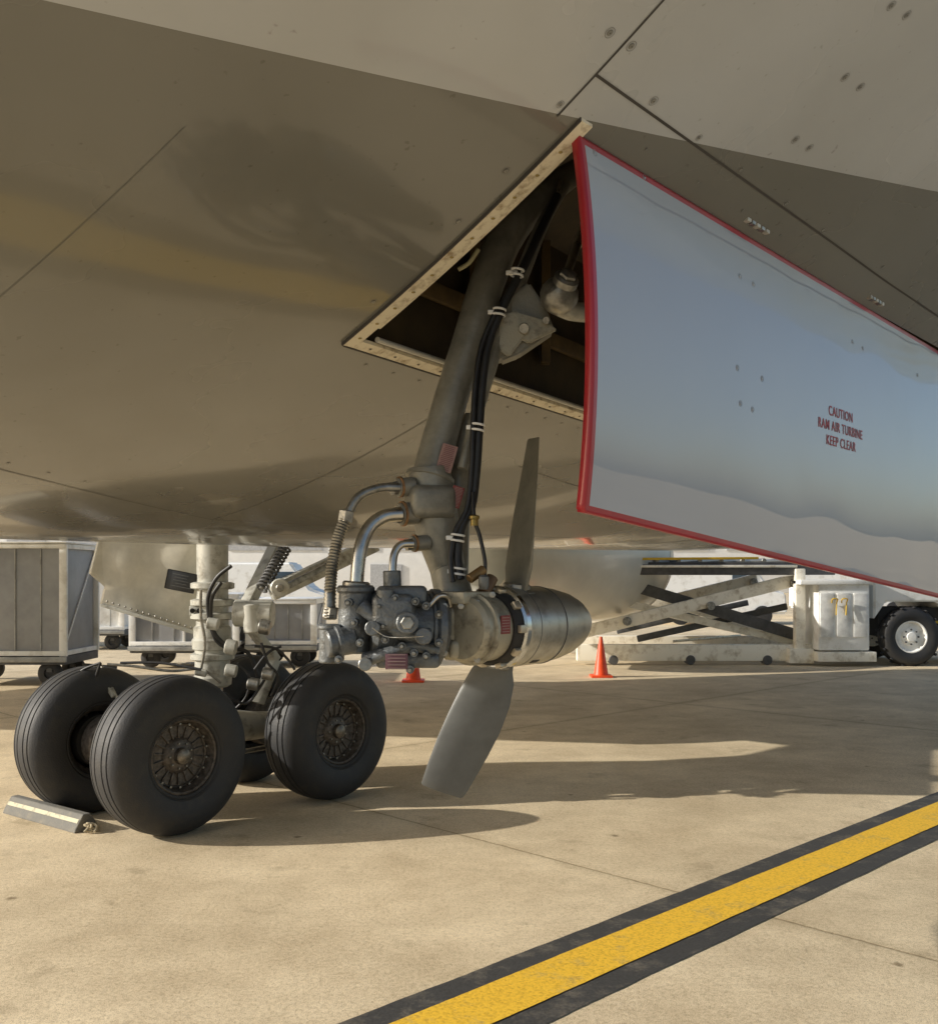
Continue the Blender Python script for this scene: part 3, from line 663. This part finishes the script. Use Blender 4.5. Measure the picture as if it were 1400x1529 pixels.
for k,pts in enumerate([[(330,870),(316,895),(318,940),(340,965),(370,975),(385,1010)],[(345,845),(322,865),(310,900),(322,955),(352,972)],[(150,990),(140,1020),(128,1060),(135,1080)],[(150,990),(118,1005),(110,1040),(128,1078)],[(160,992),(200,995),(255,1002),(300,1000),(330,1020)],[(300,1000),(240,990),(180,990)],[(380,965),(410,968),(430,985),(440,1000)],[(380,1000),(400,975),(420,965)],[(335,1035),(360,1050),(375,1045),(398,1010)],[(300,880),(300,920),(306,960),(300,1000)],[(355,990),(372,1010),(368,1040),(350,1060)],[(390,960),(400,990),(415,1010),(405,1040)]]):
    dd=7.75 if pts[0][0]<280 and k in(2,3) else 7.85
    tube('hydraulic_hose_%d'%k,[g(u,v,dd+.03*i) for i,(u,v) in enumerate(pts)],.016 if k<2 else .011,black if k not in (4,9) else steeld,lg,10)
beam('truck_positioner',g(140,995,7.9),g(170,1040,7.8),.03,.03,gearp,lg); beam('truck_positioner_2',g(150,993,7.9),g(178,1050,7.8),.02,.02,steeld,lg)
for k,(u,v,r) in enumerate([(318,930,.05),(395,935,.06),(345,965,.06),(400,1005,.05),(300,1003,.03),(378,1020,.05),(345,1000,.05)]):
    cyl('fitting_%d'%k,g(u-8,v,7.9),g(u+8,v+3,7.9),r,steeld if k%2 else gearp,lg,16)
def gdoor(pts,name,m,th_=.04):
    bm=bmesh.new(); f=bm.faces.new([bm.verts.new(P(u,v,dd)) for u,v,dd in pts]); bmesh.ops.recalc_face_normals(bm,faces=[f])
    bmesh.ops.triangulate(bm,faces=[f]); bmesh.ops.subdivide_edges(bm,edges=list(bm.edges),cuts=8,use_grid_fill=True)
    for v in bm.verts: v.co+=Vector((.3,-1,0))*(.11*noise.noise(v.co*2.6))
    me=bpy.data.meshes.new(name); bm.to_mesh(me); bm.free(); me.materials.append(m)
    for q in me.polygons: q.use_smooth=True
    o=bpy.data.objects.new(name,me); sc.collection.objects.link(o); par(o,lg); s=o.modifiers.new('s','SOLIDIFY'); s.thickness=th_; return o
gdoor([(150,790,8.2),(330,790,8.35),(322,870,8.35),(306,948,8.3),(240,928,8.25),(182,915,8.2),(152,902,8.2),(158,878,8.2),(132,856,8.15)],'gear_door',doorin)
beam('gear_door_edge',g(152,903,8.12),g(306,949,8.18),.05,.03,gearp,lg)
x=[]
for k in range(16): x.append(lathe('r',[(.010,0),(.006,.004),(.0001,.005)],g(160+9*k,898+2.8*k,8.10),Vector((0,-1,0)),steeld,lg,8))
join(x,'gear_door_rivets')
pa=((Vector((1,0,-.2))).normalized(),Vector((0,1,0)),Vector((.2,0,1)).normalized())
box('placard',g(270,868,8.09),(.24,.004,.16),mat('black_placard',(.03,.03,.03),.4),lg,pa,.01)
placp=mat('placard_print',(.12,.12,.115),.5)
for k in range(5): box('placard_print_%d'%k,g(270,868,8.08)+Z*(.05-.024*k)-Vector((.0,.003,0)),(.17*random.uniform(.5,1),.002,.004),placp,lg,pa)
box('door_latch',g(292,912,8.06),(.1,.03,.08),gearp,lg,None,.01)
for k in range(2): cyl('door_latch_hole_%d'%k,g(287+10*k,912,8.04),g(287+10*k,912,8.01),.02,dark,lg,16)
# ---------------- chock
ck=empty('wheel_chock',(-3.0,7.1,0))
c0=Vector(((22-700)/F*7.9,7.9,0)); c1=Vector(((130-700)/F*7.28,7.28,0))
ax=(c1-c0).normalized(); sd=Vector((-ax.y,ax.x,0)); vs=[];fs=[]
prof=[(-.10,0),(-.09,.03),(-.03,.125),(.03,.125),(.09,.03),(.10,0)]
for q in (c0,c1):
    for a_,z in prof: vs.append(q+sd*a_+Z*z)
k=len(prof)
for i in range(k): fs.append((i,(i+1)%k,k+(i+1)%k,k+i))
fs+= [tuple(range(k)),tuple(range(k,2*k))]
o=mk('chock_body',vs,fs,chockm,ck,False); b=o.modifiers.new('b','BEVEL'); b.width=.008; b.segments=2
sl=Vector((0,0,0))+(sd*.06+Z*.095); upv=sl.normalized(); nrm=(-sd*.095+Z*.06).normalized()
box('chock_stripe',(c0+c1)/2-sd*.06+Z*.0775+nrm*.002,((c1-c0).length*.97,.03,.003),chocky,ck,(ax,upv,nrm),.0)
rp=[]
for k in range(6):
    b0=c1+ax*.01+Z*.05
    rp.append(tube('rope',[b0,b0+ax*.03+Vector((random.uniform(-.03,.03),random.uniform(-.04,.02),random.uniform(-.0,.03))),b0+ax*.06+Vector((random.uniform(-.03,.04),random.uniform(-.05,.02),random.uniform(-.03,.0))),b0+ax*.04+Vector((random.uniform(-.03,.05),random.uniform(-.06,0),-.035))],.009,rope,ck,8))
join(rp,'chock_rope')
# ---------------- cones
def cone(u,v,h):
    y=CH*F/(v-H); c=Vector(((u-700)/F*y,y,0)); e=empty('traffic_cone',c)
    box('cone_base',c+Z*.02,(h*.52,h*.52,.04),orange,e,None,.01)
    lathe('cone_body',[(h*.19,.04),(h*.175,.06),(h*.04,h*.97),(h*.03,h),(.0,h)],c,Z,orange,e,32)
cone(897,1011,.74); cone(617,1018,.74)
# ---------------- baggage containers on dollies
def dolly(name,x0,x1,y,ztop,zdeck,dep,cm,posts=3,frame=whitep,canopy=True):
    e=empty(name,((x0+x1)/2,y,0)); w=x1-x0; xc=(x0+x1)/2
    box('deck',(xc,y+dep/2,zdeck-.07),(w,dep,.14),greyp,e,None,.01)
    box('deck_rail',(xc,y-.02,zdeck-.05),(w+.06,.05,.09),mat('rail_grey',(.4,.4,.38),.5,.3,.2,5),e,None,.01)
    for i,xx in enumerate((x0+.35,x1-.35)):
        for j,yy in enumerate((y+.25,y+dep-.25)):
            lathe('wheel_%d%d'%(i,j),[(.05,-.06),(.17,-.06),(.2,-.04),(.2,.04),(.17,.06),(.09,.06),(.08,.03),(.0,.03)],Vector((xx,yy,.2)),Vector((0,-1,0)),rubber,e,28)
            box('axle_%d%d'%(i,j),(xx,yy,.28),(.1,.1,.12),greyp,e)
    box('container_shell',(xc,y+dep/2,(ztop+zdeck)/2),(w-.12,dep-.12,ztop-zdeck-.06),cm,e,None,.03)
    for i in range(posts):
        xx=x0+.04+(w-.08)*i/(posts-1)
        wd=.13 if i in (0,posts-1) else .05
        box('post_%d'%i,(xx,y+.03,(ztop+zdeck)/2),(wd,.06,ztop-zdeck),frame,e,None,.01)
        box('post_back_%d'%i,(xx,y+dep-.03,(ztop+zdeck)/2),(wd,.06,ztop-zdeck),frame,e,None,.01)
    for zz in (zdeck+.05,ztop-.03):
        box('rail_%d'%(zz*100),(xc,y+.025,zz),(w,.07,.08),frame,e,None,.01)
        box('side_rail_%d'%(zz*100),(x1-.03,y+dep/2,zz),(.05,dep,.08),frame,e,None,.01)
    beam('side_brace',(x1-.04,y+.05,zdeck+.1),(x1-.04,y+dep-.05,ztop-.1),.02,.03,frame,e)
    for i in range(4): box('door_bar_%d'%i,(x0+w*(.2+.2*i),y+.05,(ztop+zdeck)/2),(.02,.02,ztop-zdeck-.12),mat('rail_grey',(.4,.4,.38)),e)
    if canopy: box('roof',(xc,y+dep/2,ztop+.03),(w+.05,dep+.05,.03),frame,e,None,.01)
    beam('tow_bar',(x1,y+dep/2,.3),(x1+.6,y+dep/2,.25),.05,.05,greyp,e)
    return e
dolly('baggage_cart',-8.9,-6.75,16.8,2.38,.5,1.5,tarp,2)
dolly('baggage_cart',-6.75,-4.6,20.0,1.45,.45,1.5,tarp,3,whitep)
dolly('baggage_cart',-4.5,-3.1,20.3,1.35,.45,1.4,tarp,2,whitep)
dolly('cargo_container_dolly',-10.3,-8.6,25,2.55,.5,1.6,whitep)
dolly('cargo_container_dolly',-13.3,-11.0,26,2.6,.5,1.6,whitep)
# ---------------- cargo loader
cl=empty('cargo_loader',(5.3,22,0))
for k,dd in enumerate((21.0,24.0)):
    beam('base_rail_%d'%k,Vector((2.25,dd,.25)),Vector((8.2,dd,.25)),.25,.34,cream,cl,.02)
    beam('scissor_a_%d'%k,(2.2,dd+.1,.62),(6.9,dd+.1,1.78),.12,.26,cream,cl,.02)
    beam('scissor_b_%d'%k,(3.2,dd+.28,1.72),(7.0,dd+.28,.58),.12,.24,greyp if k==0 else cream,cl,.02)
    beam('scissor_c_%d'%k,(3.4,dd+.42,1.25),(6.9,dd+.42,.45),.1,.16,cream,cl,.02)
    beam('scissor_d_%d'%k,(3.6,dd+.5,.5),(6.8,dd+.5,1.2),.1,.14,greyp,cl,.02)
    beam('platform_rail_%d'%k,(3.4,dd-.1,1.98),(7.6,dd-.1,1.98),.12,.22,greyp,cl,.02)
    beam('platform_stripe_%d'%k,(3.4,dd-.18,2.05),(6.8,dd-.18,2.05),.03,.05,cream,cl,.005)
    beam('platform_edge_%d'%k,(3.2,dd-.15,2.2),(6.0,dd-.15,2.22),.06,.05,yel if k==0 else cream,cl,.005)
    for j in range(3): cyl('scissor_pin_%d%d'%(k,j),(3.3+1.75*j,dd-.05,(.9,1.22,1.7)[j]),(3.3+1.75*j,dd+.6,(.9,1.22,1.7)[j]),.09,steeld,cl,20)
box('platform_deck',(5.4,22.5,2.08),(4.4,3.0,.12),greyp,cl,None,.01)
for k in range(9): cyl('roller_%d'%k,(3.5+.45*k,21.1,2.17),(3.5+.45*k,23.9,2.17),.05,steeld,cl,14)
box('post',(6.85,20.85,1.05),(.2,.2,1.9),cream,cl,None,.02)
box('post_foot',(6.85,20.85,.2),(.5,.35,.3),cream,cl,None,.02)
box('tower_body',(7.65,21.2,1.0),(1.05,1.4,1.35),whitep,cl,None,.04)
box('tower_top_step',(7.5,20.9,1.72),(1.5,.9,.1),whitep,cl,None,.02)
for k in range(3): box('tower_panel_%d'%k,(7.3+.34*k,20.49,1.05),(.28,.03,.9),mat('panel_off_white',(.84,.84,.81),.45),cl,None,.01)
for k in range(2):
    xx=7.38+.2*k; tube('hand_loop_%d'%k,[(xx,20.44,1.3),(xx,20.40,1.38),(xx+.1,20.40,1.38),(xx+.1,20.44,1.3),(xx+.08,20.42,1.05)],.013,yel,cl,8)
box('tower_foot',(7.7,20.7,.2),(1.2,.5,.2),cream,cl,None,.02)
for k in range(3): cyl('base_roller_%d'%k,(3.0+1.6*k,20.85,.1),(3.0+1.6*k,21.1,.1),.1,greyp,cl,20)
beam('guard_rail',(4.2,20.7,.5),(5.6,20.7,.62),.04,.05,steel,cl)
tube('ladder_rail',[(8.05,20.6,.3),(8.05,20.6,1.7),(8.3,20.6,1.9)],.025,whitep,cl,8)
# ---------------- aircraft tug at right
tg_=empty('tow_tractor',(10.5,21,0))
TW=Vector((9.05,20.7,.6))
def twheel(c,i):
    lathe_open('tyre_%d'%i,[(.33,.15),(.4,.18),(.52,.19),(.58,.15),(.61,.08),(.61,-.08),(.58,-.15),(.4,-.18),(.33,-.15)],c,Vector((0,-1,0)),rubber,tg_,56)
    x=[]
    for k in range(30):
        a=2*math.pi*k/30; r=Vector((math.cos(a),0,math.sin(a))); x.append(box('lug',c+r*.61+Vector((0,-.09 if k%2 else .09,0)),(.03,.18,.05),rubber,tg_,(r,Vector((0,1,0)),r.cross(Vector((0,1,0)))),.008))
    join(x,'tyre_lugs_%d'%i)
    lathe('wheel_%d'%i,[(.34,.10),(.34,.15),(.31,.15),(.28,.1),(.2,.08),(.18,.12),(.1,.13),(.09,.17),(.0,.175)],c,Vector((0,-1,0)),whitep,tg_,40)
    for k in range(8):
        a=2*math.pi*k/8; cyl('nut_%d_%d'%(i,k),c+Vector((math.cos(a)*.15,-.1,math.sin(a)*.15)),c+Vector((math.cos(a)*.15,-.15,math.sin(a)*.15)),.018,greyp,tg_,6)
for i,c in enumerate((TW,TW+Vector((3.2,0,0)),TW+Vector((0,2.0,0)),TW+Vector((3.2,2,0)))): twheel(c,i)
plateT=[(8.3,.95),(8.3,1.75),(12.9,1.75),(12.9,.4),(10.1,.4),(9.85,.95),(9.6,1.32),(8.55,1.32)]
bm=bmesh.new(); f=bm.faces.new([bm.verts.new((x_,20.6,z_)) for x_,z_ in plateT]); r=bmesh.ops.extrude_face_region(bm,geom=[f])
for g_ in r['geom']:
    if isinstance(g_,bmesh.types.BMVert): g_.co.y+=2.2
bmesh.ops.recalc_face_normals(bm,faces=bm.faces); bmesh.ops.bevel(bm,geom=list(bm.edges),offset=.03,segments=2,affect='EDGES')
me=bpy.data.meshes.new('tractor_body'); bm.to_mesh(me); bm.free(); me.materials.append(whitep); o=bpy.data.objects.new('tractor_body',me); sc.collection.objects.link(o); par(o,tg_)
box('wheel_well',(9.1,21.2,.9),(1.3,.9,.6),dark,tg_)
box('cab',(11.6,21.7,2.15),(1.6,1.8,.8),whitep,tg_,None,.05); box('cab_window',(11.6,20.79,2.25),(1.2,.03,.45),glass,tg_,None,.01)
box('chassis_bar',(9.3,20.62,.9),(1.4,.04,.05),yel,tg_)
# ---------------- far background
tb=empty('terminal_building',(0,110,0))
box('walls',(20,115,4.5),(170,12,9),buildm,tb,None,.05); box('roof_slab',(20,115,9.2),(172,14,.5),greyp,tb)
for k in range(28): box('window_%d'%k,(-60+6*k,108.95,5.2),(4.2,.1,1.2),winp,tb)
for k in range(14): box('dock_door_%d'%k,(-57+12*k,108.92,1.6),(3.4,.12,3.0),winp,tb)
def van(x,y,s=1):
    e=empty('service_van',(x,y,0))
    pr=[(-2.4,.4),(-2.4,2.2),(-2.2,2.35),(1.2,2.35),(1.9,1.4),(2.5,1.2),(2.55,.4)]
    bm=bmesh.new(); f=bm.faces.new([bm.verts.new((x+a*s,y,z*s)) for a,z in pr]); r=bmesh.ops.extrude_face_region(bm,geom=[f])
    for g_ in r['geom']:
        if isinstance(g_,bmesh.types.BMVert): g_.co.y+=1.9*s
    bmesh.ops.recalc_face_normals(bm,faces=bm.faces); bmesh.ops.bevel(bm,geom=list(bm.edges),offset=.08,segments=3,affect='EDGES')
    me=bpy.data.meshes.new('van_body'); bm.to_mesh(me); bm.free(); me.materials.append(whitep); o=bpy.data.objects.new('van_body',me); sc.collection.objects.link(o); par(o,e)
    for a in (-1.5,1.6): lathe('van_wheel',[(.0,-.1),(.36,-.1),(.36,.1),(.2,.12),(.0,.12)],Vector((x+a*s,y+.05,.36)),Vector((0,-1,0)),rubber,e,28)
    box('van_window',(x+.9*s,y-.01,1.75*s),(.9*s,.04,.5*s),glass,e,None,.02)
van(-7.6,36); van(9.5,38); van(17,44); van(-19,40)
# ---------------- camera, light, world
cam=bpy.data.cameras.new('camera'); co=bpy.data.objects.new('camera',cam); sc.collection.objects.link(co); sc.camera=co
co.location=(0,0,CH); co.rotation_euler=(math.radians(90),0,0)
cam.sensor_fit='HORIZONTAL'; cam.sensor_width=36; cam.lens=36*F/1400
cam.shift_y=(H-764.5)/1400; cam.clip_end=4000; cam.clip_start=.05
L=SUN.normalized()
sun=bpy.data.lights.new('sun','SUN'); so_=bpy.data.objects.new('sun',sun); sc.collection.objects.link(so_)
sun.energy=5; sun.angle=math.radians(.5); sun.color=(1,.95,.86); so_.rotation_euler=L.to_track_quat('-Z','Y').to_euler(); so_.location=(-20,-5,15)
w=bpy.data.worlds.new('World'); sc.world=w; w.use_nodes=True; n=w.node_tree.nodes; l=w.node_tree.links
sky=n.new('ShaderNodeTexSky'); sky.sky_type='NISHITA'; sky.sun_disc=False; sky.sun_elevation=math.asin(-L.z); sky.sun_rotation=math.atan2(-L.x,-L.y)%(2*math.pi)
sky.dust_density=2.0
l.new(sky.outputs[0],n['Background'].inputs['Color']); n['Background'].inputs['Strength'].default_value=.145
sc.view_settings.view_transform='Standard'; sc.view_settings.look='None'; sc.view_settings.exposure=0
